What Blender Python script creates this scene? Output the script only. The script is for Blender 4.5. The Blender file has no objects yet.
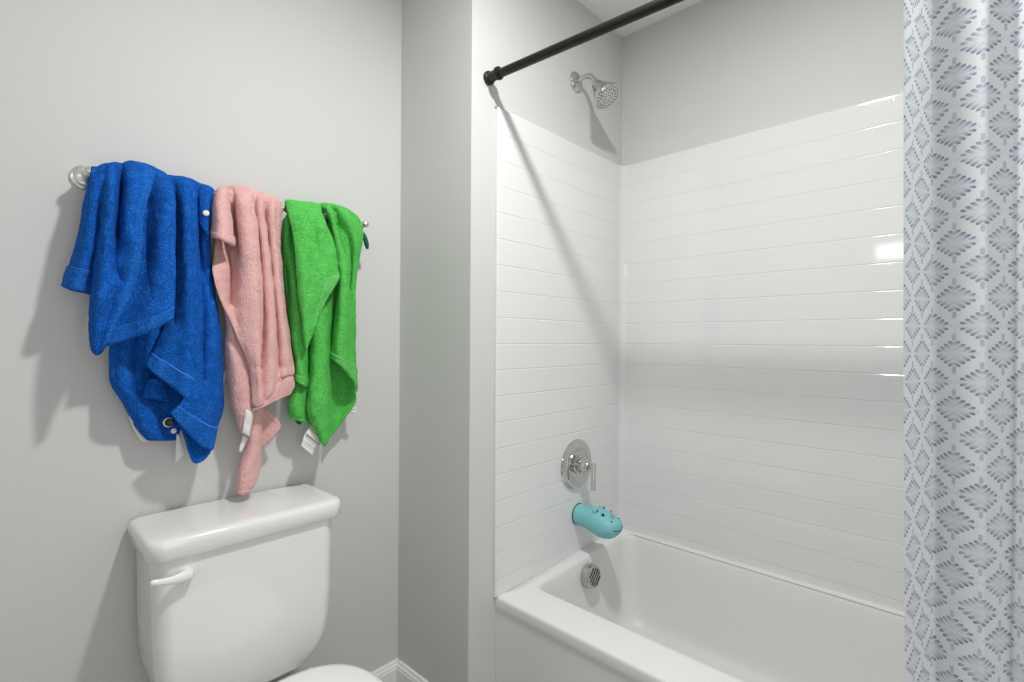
import bpy, bmesh, math, random
import numpy as np
from mathutils import Vector, Matrix, noise
random.seed(7)
scene = bpy.context.scene
COL = scene.collection
PI = math.pi

# ------------------------------------------------------------------ helpers
def link(name, verts, faces, mat=None, parent=None, smooth=True, uvs=None, angle=None):
    me = bpy.data.meshes.new(name)
    me.from_pydata([tuple(v) for v in verts], [], [tuple(f) for f in faces])
    me.validate()
    if uvs is not None:
        lay = me.uv_layers.new(name='UVMap')
        for l in me.loops:
            lay.data[l.index].uv = uvs[l.vertex_index]
    bm = bmesh.new(); bm.from_mesh(me)
    bmesh.ops.recalc_face_normals(bm, faces=bm.faces)
    bm.to_mesh(me); bm.free()
    if smooth:
        me.polygons.foreach_set('use_smooth', [True]*len(me.polygons))
        if angle: me.set_sharp_from_angle(angle=math.radians(angle))
    o = bpy.data.objects.new(name, me)
    COL.objects.link(o)
    if mat: me.materials.append(mat)
    if parent is not None:
        o.parent = parent
        o.matrix_parent_inverse = parent.matrix_world.inverted() if False else Matrix.Translation(-Vector(parent.location))
    return o

def tag(o, label, cat, group=None, kind=None):
    o['label'] = label; o['category'] = cat
    if group: o['group'] = group
    if kind: o['kind'] = kind
    return o

def thing(name, loc, label, cat, group=None):
    o = bpy.data.objects.new(name, None); COL.objects.link(o)
    o.location = loc; o.empty_display_size = .05
    return tag(o, label, cat, group)

class MB:
    """collects shapes into one mesh"""
    def __init__(s): s.v = []; s.f = []
    def add(s, verts, faces):
        b = len(s.v); s.v += [Vector(v) for v in verts]; s.f += [tuple(i+b for i in f) for f in faces]; return s
    def box(s, x0, x1, y0, y1, z0, z1):
        v = [(x, y, z) for z in (z0, z1) for y in (y0, y1) for x in (x0, x1)]
        return s.add(v, [(0,2,3,1),(4,5,7,6),(0,1,5,4),(2,6,7,3),(0,4,6,2),(1,3,7,5)])
    def loft(s, loops, cap0=True, cap1=True, closed=True):
        n = len(loops[0]); v = [p for L in loops for p in L]; f = []
        for i in range(len(loops)-1):
            for j in range(n if closed else n-1):
                k = (j+1) % n
                f.append((i*n+j, i*n+k, (i+1)*n+k, (i+1)*n+j))
        if cap0: f.append(tuple(reversed(range(n))))
        if cap1: f.append(tuple((len(loops)-1)*n+j for j in range(n)))
        return s.add(v, f)
    def lathe(s, prof, origin, axis, seg=48):
        """prof: (distance along axis, radius)"""
        a = Vector(axis).normalized()
        u = a.orthogonal().normalized(); w = a.cross(u)
        o = Vector(origin)
        loops = []
        for t, r in prof:
            r = max(r, 1e-5)
            loops.append([o + a*t + (u*math.cos(2*PI*k/seg) + w*math.sin(2*PI*k/seg))*r for k in range(seg)])
        return s.loft(loops)
    def tube(s, pts, rad, seg=20, sub=6):
        P = spline(pts, sub); n = len(P)
        R = rad if isinstance(rad, (int, float)) else None
        if R is None:
            rr = np.interp(np.linspace(0, len(rad)-1, n), range(len(rad)), rad)
        up = None; loops = []
        for i in range(n):
            t = (P[min(i+1, n-1)] - P[max(i-1, 0)]).normalized()
            if up is None: up = t.orthogonal().normalized()
            up = (up - t*up.dot(t)).normalized(); w = t.cross(up)
            r = R if R is not None else rr[i]
            loops.append([P[i] + (up*math.cos(2*PI*k/seg) + w*math.sin(2*PI*k/seg))*r for k in range(seg)])
        return s.loft(loops)
    def link(s, name, mat, parent=None, **k): return link(name, s.v, s.f, mat, parent, **k)

def spline(pts, sub=6):
    P = [Vector(p) for p in pts]
    if len(P) == 2: return [P[0].lerp(P[1], i/sub) for i in range(sub+1)]
    Q = [2*P[0]-P[1]] + P + [2*P[-1]-P[-2]]
    out = []
    for i in range(1, len(Q)-2):
        for k in range(sub):
            t = k/sub
            out.append(.5*((2*Q[i]) + (Q[i+1]-Q[i-1])*t + (2*Q[i-1]-5*Q[i]+4*Q[i+1]-Q[i+2])*t*t + (3*Q[i]-Q[i-1]-3*Q[i+1]+Q[i+2])*t**3))
    out.append(P[-1].copy())
    return out

def rrect(x0, x1, y0, y1, r, z, n=8):
    """rounded rectangle loop at height z"""
    rs = r if isinstance(r, (list, tuple)) else (r, r, r, r)
    out = []
    for (cx, cy, sx, sy, a0), rr in zip(((x1, y1, -1, -1, 0), (x0, y1, 1, -1, 90), (x0, y0, 1, 1, 180), (x1, y0, -1, 1, 270)), rs):
        for k in range(n+1):
            a = math.radians(a0 + 90*k/n)
            out.append(Vector((cx + sx*rr + rr*math.cos(a), cy + sy*rr + rr*math.sin(a), z)))
    return out

def ellipse(cx, cy, rx, ry, z, n=48, p=2.0, front=None):
    out = []
    for k in range(n):
        a = 2*PI*k/n; c, s_ = math.cos(a), math.sin(a)
        x = math.copysign(abs(c)**(2/p), c)*rx; y = math.copysign(abs(s_)**(2/p), s_)*ry
        out.append(Vector((cx+x, cy+y, z)))
    return out

def bevel(o, w, seg=3, angle=35):
    m = o.modifiers.new('edge', 'BEVEL'); m.width = w; m.segments = seg; m.limit_method = 'ANGLE'; m.angle_limit = math.radians(angle)
    m.harden_normals = False
    return o

# ------------------------------------------------------------------ materials
class NT:
    def __init__(s, name):
        s.m = bpy.data.materials.new(name); s.m.use_nodes = True
        s.t = s.m.node_tree; s.b = s.t.nodes['Principled BSDF']; s.out = s.t.nodes['Material Output']
    def n(s, typ, **k):
        nd = s.t.nodes.new(typ)
        for a, b in k.items(): setattr(nd, a, b)
        return nd
    def l(s, a, b): s.t.links.new(a, b)
    def set(s, **k):
        names = dict(color='Base Color', rough='Roughness', metal='Metallic', coat='Coat Weight', coatr='Coat Roughness', sheen='Sheen Weight', spec='Specular IOR Level', sheenr='Sheen Roughness')
        for a, v in k.items():
            if a == 'color': v = (*v, 1)
            s.b.inputs[names[a]].default_value = v
        return s
    def math(s, op, a, b=None, c=None):
        nd = s.n('ShaderNodeMath', operation=op)
        for i, v in enumerate((a, b, c)):
            if v is None: continue
            if isinstance(v, (int, float)): nd.inputs[i].default_value = v
            else: s.l(v, nd.inputs[i])
        return nd.outputs[0]
    def obj_coord(s): return s.n('ShaderNodeTexCoord').outputs['Object']
    def noise(s, scale, detail=2, rough=.5, vec=None):
        nd = s.n('ShaderNodeTexNoise'); nd.inputs['Scale'].default_value = scale
        nd.inputs['Detail'].default_value = detail; nd.inputs['Roughness'].default_value = rough
        s.l(vec if vec is not None else s.obj_coord(), nd.inputs['Vector']); return nd.outputs['Fac']
    def bump(s, h, strength, dist, normal=None):
        nd = s.n('ShaderNodeBump'); nd.inputs['Strength'].default_value = strength; nd.inputs['Distance'].default_value = dist
        s.l(h, nd.inputs['Height'])
        if normal is not None: s.l(normal, nd.inputs['Normal'])
        return nd.outputs['Normal']
    def ramp(s, f, stops):
        nd = s.n('ShaderNodeValToRGB'); e = nd.color_ramp.elements
        while len(e) < len(stops): e.new(.5)
        for el, (p, c) in zip(e, stops): el.position = p; el.color = (*c, 1)
        s.l(f, nd.inputs['Fac']); return nd.outputs['Color']

def srgb(r, g, b):
    f = lambda c: (c/255/12.92) if c <= 10 else ((c/255+.055)/1.055)**2.4
    return (f(r), f(g), f(b))

def plain(name, c, rough=.5, metal=0, coat=0, bump=None, var=0, spec=.5):
    t = NT(name); t.set(color=c, rough=rough, metal=metal, coat=coat, spec=spec)
    if var:
        f = t.noise(9, 3)
        t.l(t.ramp(f, [(.3, tuple(x*(1-var) for x in c)), (.7, tuple(min(1, x*(1+var)) for x in c))]), t.b.inputs['Base Color'])
    if bump: t.l(t.bump(t.noise(bump[0], 3), bump[1], bump[2]), t.b.inputs['Normal'])
    return t.m

M = {}
M['wall'] = plain('wall_paint', srgb(207, 207, 205), .62, bump=(220, .08, .002), spec=.35)
M['ceil'] = plain('ceiling_paint', srgb(246, 246, 245), .8, bump=(180, .1, .002))
M['trim'] = plain('trim_paint', srgb(236, 236, 232), .3, var=.01)
M['porcelain'] = plain('porcelain', srgb(234, 234, 233), .12, coat=.4, var=.006)
M['plastic'] = plain('seat_plastic', srgb(238, 238, 235), .22, var=.006)
M['tub'] = plain('tub_acrylic', srgb(228, 228, 226), .38, coat=.0, var=.006)
M['chrome'] = plain('chrome', (.62, .62, .61), .1, 1, bump=(60, .01, .001))
M['nickel'] = plain('brushed_nickel', (.55, .55, .53), .22, 1, bump=(300, .03, .001))
M['dark'] = plain('dark_recess', (.02, .02, .02), .6, var=.1)
M['satin'] = plain('satin_nickel', (.74, .74, .72), .33, 1, bump=(300, .03, .001))
M['rod'] = plain('dark_bronze', (.012, .011, .010), .38, .3, bump=(400, .05, .001))
M['hippo'] = plain('soft_turquoise_rubber', srgb(124, 192, 198), .5, var=.03, bump=(350, .05, .001))
M['hippo_dark'] = plain('black_rubber', (.012, .018, .024), .25, var=.05)
M['hippo_line'] = plain('dark_teal_line', srgb(38, 72, 84), .5, var=.05)
M['tagw'] = plain('white_satin_ribbon', srgb(225, 224, 220), .5, bump=(900, .15, .001))
M['print'] = plain('grey_print', srgb(140, 140, 142), .6, var=.1)
M['snap'] = plain('white_snap', srgb(232, 230, 226), .25, var=.02)
M['snapb'] = plain('black_snap', (.01, .01, .012), .3, var=.05)
M['teal'] = plain('dark_teal_terry', srgb(8, 92, 70), .85, bump=(500, .6, .002), var=.12)
M['floor'] = None

def floor_mat():
    t = NT('vinyl_plank_floor'); t.set(rough=.4)
    br = t.n('ShaderNodeTexBrick'); br.inputs['Scale'].default_value = 1
    br.inputs['Brick Width'].default_value = 1.1; br.inputs['Row Height'].default_value = .16; br.inputs['Mortar Size'].default_value = .0015
    br.inputs['Color1'].default_value = (*srgb(158, 155, 151), 1); br.inputs['Color2'].default_value = (*srgb(148, 145, 142), 1); br.inputs['Mortar'].default_value = (*srgb(90, 88, 85), 1)
    t.l(t.obj_coord(), br.inputs['Vector']); t.l(br.outputs['Color'], t.b.inputs['Base Color'])
    return t.m
M['floor'] = floor_mat()

def tile_mat():
    """moulded white subway tile: shallow joints pressed into a glossy panel, UV in metres"""
    t = NT('moulded_white_tile'); t.set(color=srgb(227, 227, 226), rough=.06)
    uv = t.n('ShaderNodeUVMap').outputs['UV']
    mp = t.n('ShaderNodeMapping'); mp.inputs['Location'].default_value = (0.06, -1.171, 0); t.l(uv, mp.inputs['Vector'])
    def brick(w, size):
        br = t.n('ShaderNodeTexBrick'); br.offset = .5
        br.inputs['Scale'].default_value = 1; br.inputs['Brick Width'].default_value = w; br.inputs['Row Height'].default_value = .0815
        br.inputs['Mortar Size'].default_value = size; br.inputs['Mortar Smooth'].default_value = .8
        t.l(mp.outputs[0], br.inputs['Vector']); return br.outputs['Fac']
    rows, joints = brick(50., .0024), brick(.305, .0024)
    g = t.math('ADD', t.math('MULTIPLY', rows, .75), t.math('MULTIPLY', joints, .25))
    wob = t.noise(5, 1)
    h = t.math('SUBTRACT', t.math('MULTIPLY', wob, .12), g)
    t.l(t.bump(h, .5, .0018), t.b.inputs['Normal'])
    return t.m
M['tile'] = tile_mat()

def terry(name, c, lo, hi):
    t = NT(name); t.set(rough=.95, sheen=.12, sheenr=.5, spec=.10)
    oc = t.obj_coord()
    f1 = t.noise(280, 3, .75, oc); f2 = t.noise(45, 3, .6, oc)
    f = t.math('ADD', t.math('MULTIPLY', f1, .75), t.math('MULTIPLY', f2, .25))
    t.l(t.ramp(f, [(.38, tuple(x*lo for x in c)), (.5, c), (.64, tuple(min(1, x*hi+.015) for x in c))]), t.b.inputs['Base Color'])
    t.b.inputs['Sheen Tint'].default_value = (*[min(1, x*1.5+.08) for x in c], 1)
    v = t.n('ShaderNodeTexVoronoi'); v.inputs['Scale'].default_value = 380; t.l(oc, v.inputs['Vector'])
    h = t.math('ADD', f1, t.math('MULTIPLY', v.outputs['Distance'], -.7))
    t.l(t.bump(h, .85, .005), t.b.inputs['Normal'])
    return t.m
M['blue'] = terry('royal_blue_terry', srgb(19, 95, 188), .66, 1.75)
M['blue_hem'] = terry('royal_blue_woven_hem', srgb(29, 107, 200), .70, 1.6)
M['blue_stitch'] = plain('pale_blue_stitching', srgb(50, 124, 212), .8, bump=(900, .4, .001))
M['pink'] = terry('pale_pink_terry', srgb(252, 197, 193), .82, 1.14)
M['pink_hem'] = terry('pale_pink_woven_hem', srgb(252, 199, 195), .82, 1.14)
M['pink_stitch'] = plain('pink_stitching', srgb(250, 206, 202), .8, bump=(900, .4, .001))
M['green'] = terry('bright_green_terry', srgb(98, 208, 96), .74, 1.3)
M['green_hem'] = terry('bright_green_woven_hem', srgb(114, 216, 111), .74, 1.3)
M['green_stitch'] = plain('pale_green_stitching', srgb(124, 216, 120), .8, bump=(900, .4, .001))

def curtain_mat():
    """white cloth printed with a staggered lattice of blue grey snowflake diamonds; UV in metres"""
    t = NT('printed_curtain_cloth'); t.set(rough=.8, sheen=.15, spec=.2)
    uv = t.n('ShaderNodeUVMap').outputs['UV']
    sp = t.n('ShaderNodeSeparateXYZ'); t.l(uv, sp.inputs[0])
    PU, PV, HW, HH = .068, .0877, .0345, .0262
    masks = []
    for ou, ov in ((0, 0), (PU/2, PV/2)):
        u = t.math('SUBTRACT', t.math('MODULO', t.math('ADD', sp.outputs[0], ou+8*PU), PU), PU/2)
        v = t.math('SUBTRACT', t.math('MODULO', t.math('ADD', sp.outputs[1], ov+8*PV), PV), PV/2)
        p = t.math('DIVIDE', t.math('ABSOLUTE', u), HW)
        q = t.math('DIVIDE', t.math('ABSOLUTE', v), HH)
        # nested chevrons, cut to a diamond with rounded dark tips
        line = t.math('SUBTRACT', q, t.math('MULTIPLY', p, .95))
        ph = t.math('DIVIDE', t.math('ADD', line, 3.4-.04), .34)
        fr = t.math('ABSOLUTE', t.math('SUBTRACT', t.math('FRACT', ph), .5))     # 0 mid stroke .. .5 gap
        D = t.math('ADD', p, q)
        edge = t.math('ADD', D, t.math('MULTIPLY', t.math('MULTIPLY', fr, fr), .9))
        inside = t.n('ShaderNodeMapRange', interpolation_type='SMOOTHSTEP'); inside.inputs['From Min'].default_value = 1.03; inside.inputs['From Max'].default_value = .94
        t.l(edge, inside.inputs['Value'])
        stroke = t.n('ShaderNodeMapRange', interpolation_type='SMOOTHSTEP'); stroke.inputs['From Min'].default_value = .40; stroke.inputs['From Max'].default_value = .29
        t.l(fr, stroke.inputs['Value'])
        depth = t.n('ShaderNodeMapRange', interpolation_type='SMOOTHSTEP'); depth.inputs['From Min'].default_value = .42; depth.inputs['From Max'].default_value = 1.0
        depth.inputs['To Min'].default_value = .22; depth.inputs['To Max'].default_value = .95
        t.l(D, depth.inputs['Value'])
        axis = t.n('ShaderNodeMapRange'); axis.inputs['From Min'].default_value = .04; axis.inputs['From Max'].default_value = .11   # pale line along the middle
        t.l(q, axis.inputs['Value'])
        lim = t.math('LESS_THAN', line, .70)
        m = t.math('MULTIPLY', t.math('MULTIPLY', inside.outputs[0], stroke.outputs[0]), t.math('MULTIPLY', depth.outputs[0], t.math('MULTIPLY', axis.outputs[0], lim)))
        # upright petal above and below
        dq = t.math('MAXIMUM', t.math('SUBTRACT', t.math('ABSOLUTE', t.math('SUBTRACT', q, 1.0)), .12), 0)
        pet = t.math('SQRT', t.math('ADD', t.math('POWER', t.math('MULTIPLY', p, 1.25), 2), t.math('POWER', dq, 2)))
        pm = t.n('ShaderNodeMapRange', interpolation_type='SMOOTHSTEP'); pm.inputs['From Min'].default_value = .12; pm.inputs['From Max'].default_value = .07
        pm.inputs['To Max'].default_value = .45
        t.l(pet, pm.inputs['Value'])
        # pale wash filling the diamond
        wash = t.n('ShaderNodeMapRange'); wash.inputs['From Min'].default_value = 1.0; wash.inputs['From Max'].default_value = .7; wash.inputs['To Max'].default_value = .10
        t.l(D, wash.inputs['Value'])
        masks.append(t.math('MAXIMUM', t.math('MAXIMUM', m, pm.outputs[0]), wash.outputs[0]))
    m = t.math('MAXIMUM', *masks)
    blot = t.noise(300, 3, .7, uv)
    m = t.math('MULTIPLY', m, t.math('ADD', t.math('MULTIPLY', blot, 1.5), .22))
    m = t.math('MULTIPLY', m, t.math('ADD', t.math('MULTIPLY', t.noise(24, 2, .5, uv), .9), .5))
    col = t.ramp(m, [(0, srgb(234, 237, 240)), (.5, srgb(186, 193, 207)), (1, srgb(130, 138, 156))])
    t.l(col, t.b.inputs['Base Color'])
    t.l(t.bump(t.noise(1500, 2, .5, uv), .12, .001), t.b.inputs['Normal'])
    tr = t.n('ShaderNodeBsdfTranslucent'); t.l(col, tr.inputs['Color'])
    mx = t.n('ShaderNodeMixShader'); mx.inputs[0].default_value = .5
    t.l(t.b.outputs[0], mx.inputs[1]); t.l(tr.outputs[0], mx.inputs[2]); t.l(mx.outputs[0], t.out.inputs['Surface'])
    return t.m
M['curtain'] = curtain_mat()

# ------------------------------------------------------------------ the room
CEIL = 2.446
XL, XP, XB = -1.0, .996, 1.834        # entry wall, partition face, long tub wall
YT, YF, YN, YE = 1.48, 1.116, -.41, -.95   # toilet wall, faucet wall, foot of tub, rear wall
def wall(name, *b, mat='wall'):
    o = MB().box(*b).link(name, M[mat], smooth=False); o['kind'] = 'structure'; return o
wall('floor', XL-.1, XB+.1, YE-.1, YT+.1, -.1, 0, mat='floor')
wall('ceiling', XL-.1, XB+.1, YE-.1, YT+.1, CEIL, CEIL+.1, mat='ceil')
wall('wall_left', XL, XP, YT, YT+.1, 0, CEIL)
wall('wall_faucet', XP, XB, YF, YT+.1, 0, CEIL)
wall('wall_right', XB, XB+.1, YE, YT+.1, 0, CEIL)
wall('wall_foot', XP, XB, YE, YN, 0, CEIL)
wall('wall_rear', XL, XP, YE-.1, YE, 0, CEIL)
wall('wall_entry', XL-.1, XL, YE-.1, YT+.1, 0, CEIL)

def baseboard(name, a, b, out):
    """profiled skirting from a to b, standing out along 'out'"""
    a, b, out = Vector(a), Vector(b), Vector(out)
    prof = [(0, 0), (.014, 0), (.014, .058), (.012, .062), (.0115, .068), (.008, .072), (.0065, .079), (.004, .082), (0, .082)]
    la = [a + out*d + Vector((0, 0, z)) for d, z in prof]; lb = [b + out*d + Vector((0, 0, z)) for d, z in prof]
    o = MB().loft([la, lb]).link(name, M['trim'], smooth=False); o['kind'] = 'structure'; return o
baseboard('baseboard_left', (XL, YT, 0), (XP, YT, 0), (0, -1, 0))
baseboard('baseboard_partition', (XP, YF, 0), (XP, YT-.0145, 0), (-1, 0, 0))

# ------------------------------------------------------------------ tub and surround
RISE = .026
def build_tub():
    t = thing('bathtub', (1.465, .354, 0), 'white alcove bathtub with a wide flat front rim under the moulded tile panels', 'bathtub')
    X0, X1, Y0, Y1 = 1.105, 1.826, YN+.0005, YF-.0005
    top = .386
    def out(dx, z, r=.006): return rrect(X0+dx, X1, Y0, Y1, .0008, z, 6)
    def inn(l, r_, n, f, z, rad): return rrect(X0+l, X1-r_, Y0+n, Y1-f, (rad, rad*.55, rad, rad), z, 6)
    loops = [out(.005, 0), out(.005, .30), out(.005, .328), out(.004, .342), out(.001, .350), out(0, .357), out(0, .3755), out(.0012, .3815), out(.004, .3850), out(.009, top),
             inn(.112, .032, .075, .048, top, .05), inn(.122, .028, .083, .052, top-.0012, .052), inn(.129, .030, .089, .055, top-.005, .054), inn(.134, .033, .094, .058, top-.013, .057),
             inn(.140, .038, .105, .062, .33, .062), inn(.152, .052, .15, .072, .22, .075), inn(.165, .066, .20, .083, .13, .09),
             inn(.172, .074, .225, .090, .105, .10), inn(.186, .090, .25, .105, .088, .10), inn(.208, .115, .28, .128, .080, .095), inn(.235, .14, .31, .15, .078, .09)]
    for L in loops:
        for p in L:
            if p.z > .30: p.z += RISE*max(0, (p.x-X0)/.72)*min(1, (p.z-.30)/.08)
    MB().loft(loops, cap0=True, cap1=True).link('tub_shell', M['tub'], t, angle=60)
    return t
build_tub()

def build_surround():
    """three moulded panels meeting in rounded corners, one piece; UV runs along the wall in metres"""
    t = thing('tub_surround', (1.465, .354, .383), 'glossy white subway tile pattern panels lining the three walls above the tub', 'wall panel')
    th = .010; z0, z1 = .3862, 1.9045
    xi, ya, yb = XB-th, YF-th, YN+th
    # plan path of the visible face from the faucet wall front edge, round the corners, to the foot wall
    r = .028; path = []
    path += [(1.0985, YF-.0006), (1.0985, ya+.004), (1.0995, ya+.0012), (1.102, ya)]
    path += [(1.106, ya), (1.3, ya), (1.5, ya), (1.65, ya), (xi-r-.012, ya), (xi-r-.004, ya)]
    for k in range(9):
        a = math.radians(90 - 90*k/8); path.append((xi-r + r*math.cos(a), ya-r + r*math.sin(a)))
    path += [(xi, ya-r-.004), (xi, ya-r-.012)] + [(xi, y) for y in np.linspace(.9, -.2, 8)] + [(xi, yb+r+.012), (xi, yb+r+.004)]
    for k in range(9):
        a = math.radians(0 - 90*k/8); path.append((xi-r + r*math.cos(a), yb+r + r*math.sin(a)))
    path += [(xi-r-.004, yb), (xi-r-.012, yb), (1.6, yb), (1.3, yb), (1.106, yb), (1.102, yb), (1.0995, yb-.0012), (1.0985, yb-.004), (1.0985, YN+.0006)]
    n = len(path)
    s = [0]
    for i in range(1, n): s.append(s[-1] + math.dist(path[i], path[i-1]))
    # offset path towards the wall for the top roll
    def off(i, d):
        a = Vector(path[max(i-1, 0)]); b = Vector(path[min(i+1, n-1)]); tt = (b-a).normalized()
        nrm = Vector((-tt.y, tt.x))
        if nrm.dot(Vector((1.466, .35)) - Vector(path[i])) > 0: nrm = -nrm
        p = Vector(path[i]) + nrm*d
        return (min(p.x, XB-.0006), max(min(p.y, YF-.0006), YN+.0006))
    rows = [(z0, 0)] + [(z, 0) for z in np.linspace(z0+.05, z1-.02, 12)] + [(z1-.009, 0), (z1-.005, 0)] + [(z1-.0007, .0004), (z1, .0014), (z1, th)]
    V = []; UV = []; F = []
    for z, d in rows:
        zr = z
        for i in range(n):
            z = zr
            x, y = off(i, d) if d else path[i]
            if z == z0: z = z0 + RISE*max(0, (x-1.105)/.72)
            V.append((x, y, z)); UV.append((s[i], z))
    for k in range(len(rows)-1):
        for i in range(n-1):
            F.append((k*n+i, k*n+i+1, (k+1)*n+i+1, (k+1)*n+i))
    o = link('tile_panel', V, F, M['tile'], t, uvs=UV, angle=50)
build_surround()

# ------------------------------------------------------------------ shower rod and curtain
RX, RZ = 1.062, 1.980
def rod_at(y):
    """the tension rod sits a little out of level and out of square"""
    k = (YF-y)/(YF-.534); return (RX + .016*k, y, RZ - .020*k)
def build_rod():
    t = thing('shower_rod', (RX, YF, RZ), 'dark bronze shower curtain rod running across the tub opening', 'curtain rod')
    MB().tube([(RX, YF-.01, RZ), rod_at(.4), rod_at(YN+.01)], .0130, 24).link('rod_tube', M['rod'], t, angle=50)
    prof = [(0, 0), (0, .0195), (.003, .0205), (.009, .0205), (.012, .0185), (.013, .0152), (.040, .0152), (.041, .0180), (.044, .0192), (.049, .0192), (.052, .0178), (.053, .0136), (.0535, 0)]
    for y, d in ((YF, -1), (YN, 1)):
        MB().lathe(prof, rod_at(y), (0, d, 0), 32).link('end_flange', M['rod'], t, angle=40)
build_rod()

def build_curtain():
    t = thing('shower_curtain', (1.04, -.1, .12), 'white shower curtain printed with blue grey snowflake diamonds, gathered at the right', 'shower curtain')
    P0 = [(.978, .0995), (.984, .0972), (1.000, .0930), (1.024, .0875), (1.048, .0810), (1.066, .0760), (1.077, .0715), (1.076, .0660), (1.068, .057), (1.060, .041), (1.056, .022), (1.053, .0100), (1.061, .002), (1.075, -.0095),
          (1.086, -.0180), (1.089, -.0225), (1.081, -.0275), (1.072, -.036), (1.062, -.050), (1.056, -.072), (1.058, -.095), (1.07, -.110), (1.082, -.12), (1.078, -.135),
          (1.062, -.155), (1.055, -.18), (1.062, -.21), (1.08, -.225), (1.076, -.245), (1.06, -.265), (1.055, -.30), (1.07, -.33), (1.075, -.36)]
    P = [Vector((p[0], p[1]-.0012, 0)) for p in P0]
    pts = spline(P, 8)
    n = len(pts); s = [0]
    for i in range(1, n): s.append(s[-1] + (pts[i]-pts[i-1]).length)
    zs = np.linspace(.14, 1.918, 110)
    V = []; UV = []; F = []
    for z in zs:
        k = (z-.14)/1.81
        for i in range(n):
            x, y = pts[i].x, pts[i].y
            w = noise.noise(Vector((s[i]*7, z*1.3, 2)))*.006 + noise.noise(Vector((s[i]*22, z*3, 9)))*.0012
            amp = 1 - .12*k
            x = 1.058 + (x-1.058)*amp + w*.6
            y = y + .0058*(k-.42)*2*max(0, 1-s[i]*3) + w*.3 - .05*min(.2, max(0, s[i]-.10))*(k-.55)*2
            V.append((x, y-.0032, z)); UV.append((s[i]+.036, z+.02))
    for a in range(len(zs)-1):
        for i in range(n-1): F.append((a*n+i, a*n+i+1, (a+1)*n+i+1, (a+1)*n+i))
    o = link('cloth', V, F, M['curtain'], t, uvs=UV)
    # hooks carrying the curtain on the rod
    for i in range(10):
        j = int((i+.5)*n/10); y = pts[j].y
        r = MB(); c = rod_at(y); c = (c[0], y, c[2]-.008)
        loop = [Vector((c[0]+.022*math.cos(a), y, c[2]+.026*math.sin(a))) for a in np.linspace(-PI*.5, PI*1.45, 22)]
        r.tube(loop, .0016, 8, 1); r.link('curtain_ring', M['nickel'], t)
build_curtain()

# ------------------------------------------------------------------ shower fittings
def build_wall_shower():
    fx, fz = 1.508, 2.138
    t = thing('wall_shower', (fx, YF, fz), 'chrome shower head on a short bent arm above the tile panels', 'shower head')
    MB().lathe([(0, 0), (0, .036), (.003, .0362), (.007, .034), (.012, .026), (.015, .016), (.016, 0)], (fx, YF, fz), (0, -1, 0), 40).link('escutcheon', M['chrome'], t, angle=40)
    MB().tube([(fx, YF-.004, fz), (fx, YF-.035, fz+.005), (fx, YF-.060, fz+.001), (fx, YF-.080, fz-.017), (fx+.001, YF-.093, fz-.042)], .0092, 20, 6).link('arm', M['chrome'], t)
    d = Vector((.03, -.60, -.80)).normalized(); o = Vector((fx+.001, YF-.087, fz-.034))
    MB().lathe([(0, 0), (0, .0125), (.006, .014), (.008, .0185), (.018, .0215), (.030, .0265), (.045, .0345), (.060, .0430), (.070, .0485), (.074, .050), (.080, .050), (.082, .048)], o, d, 48).link('bell', M['chrome'], t, angle=40)
    fc = o + d*.0815
    face = MB().lathe([(0, 0), (0, .0475), (.002, .0455), (.0022, .030), (.004, .028), (.0042, 0)], fc, d, 48).link('spray_face', M['nickel'], t, angle=40)
    u = d.orthogonal().normalized(); w = d.cross(u)
    nz = MB()
    for r, k, R in ((.011, 7, .0016), (.0205, 12, .0017), (.032, 18, .0019), (.0405, 24, .0019)):
        for i in range(k):
            a = 2*PI*i/k
            nz.lathe([(0, 0), (0, R), (.0018, R*.8), (.0018, 0)], fc + d*(.0042 if r < .028 else .0022) + (u*math.cos(a)+w*math.sin(a))*r, d, 8)
    nz.link('nozzles', M['dark'], face)
build_wall_shower()

def build_valve():
    vx, vz = 1.511, .728
    t = thing('shower_valve', (vx, YF-.010, vz), 'round chrome mixer plate with lever handle above the turquoise spout cover', 'shower valve')
    y = YF-.0105
    MB().lathe([(0, 0), (0, .0905), (.003, .0915), (.006, .090), (.009, .084), (.0105, .060), (.0085, .058), (.0085, .054), (.012, .052), (.0125, 0)], (vx, y, vz), (0, -1, 0), 64).link('trim_plate', M['chrome'], t, angle=35)
    hub = MB().lathe([(0, 0), (0, .034), (.006, .034), (.008, .030), (.010, .026), (.016, .026), (.018, .031), (.024, .031), (.026, .024), (.034, .022), (.046, .021), (.049, .019), (.049, 0)], (vx, y-.0115, vz), (0, -1, 0), 40).link('hub', M['chrome'], t, angle=35)
    lv = MB().lathe([(0, 0), (0, .0085), (.014, .0085), (.016, .007), (.016, 0)], (vx, y-.058, vz+.002), (0, -1, 0), 20)
    L = lv.link('lever', M['chrome'], t, angle=35)
    b = MB().box(vx-.0075, vx+.0075, y-.083, y-.070, vz-.082, vz+.016).link('lever_blade', M['chrome'], L, smooth=False); bevel(b, .0015)
build_valve()

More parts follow.
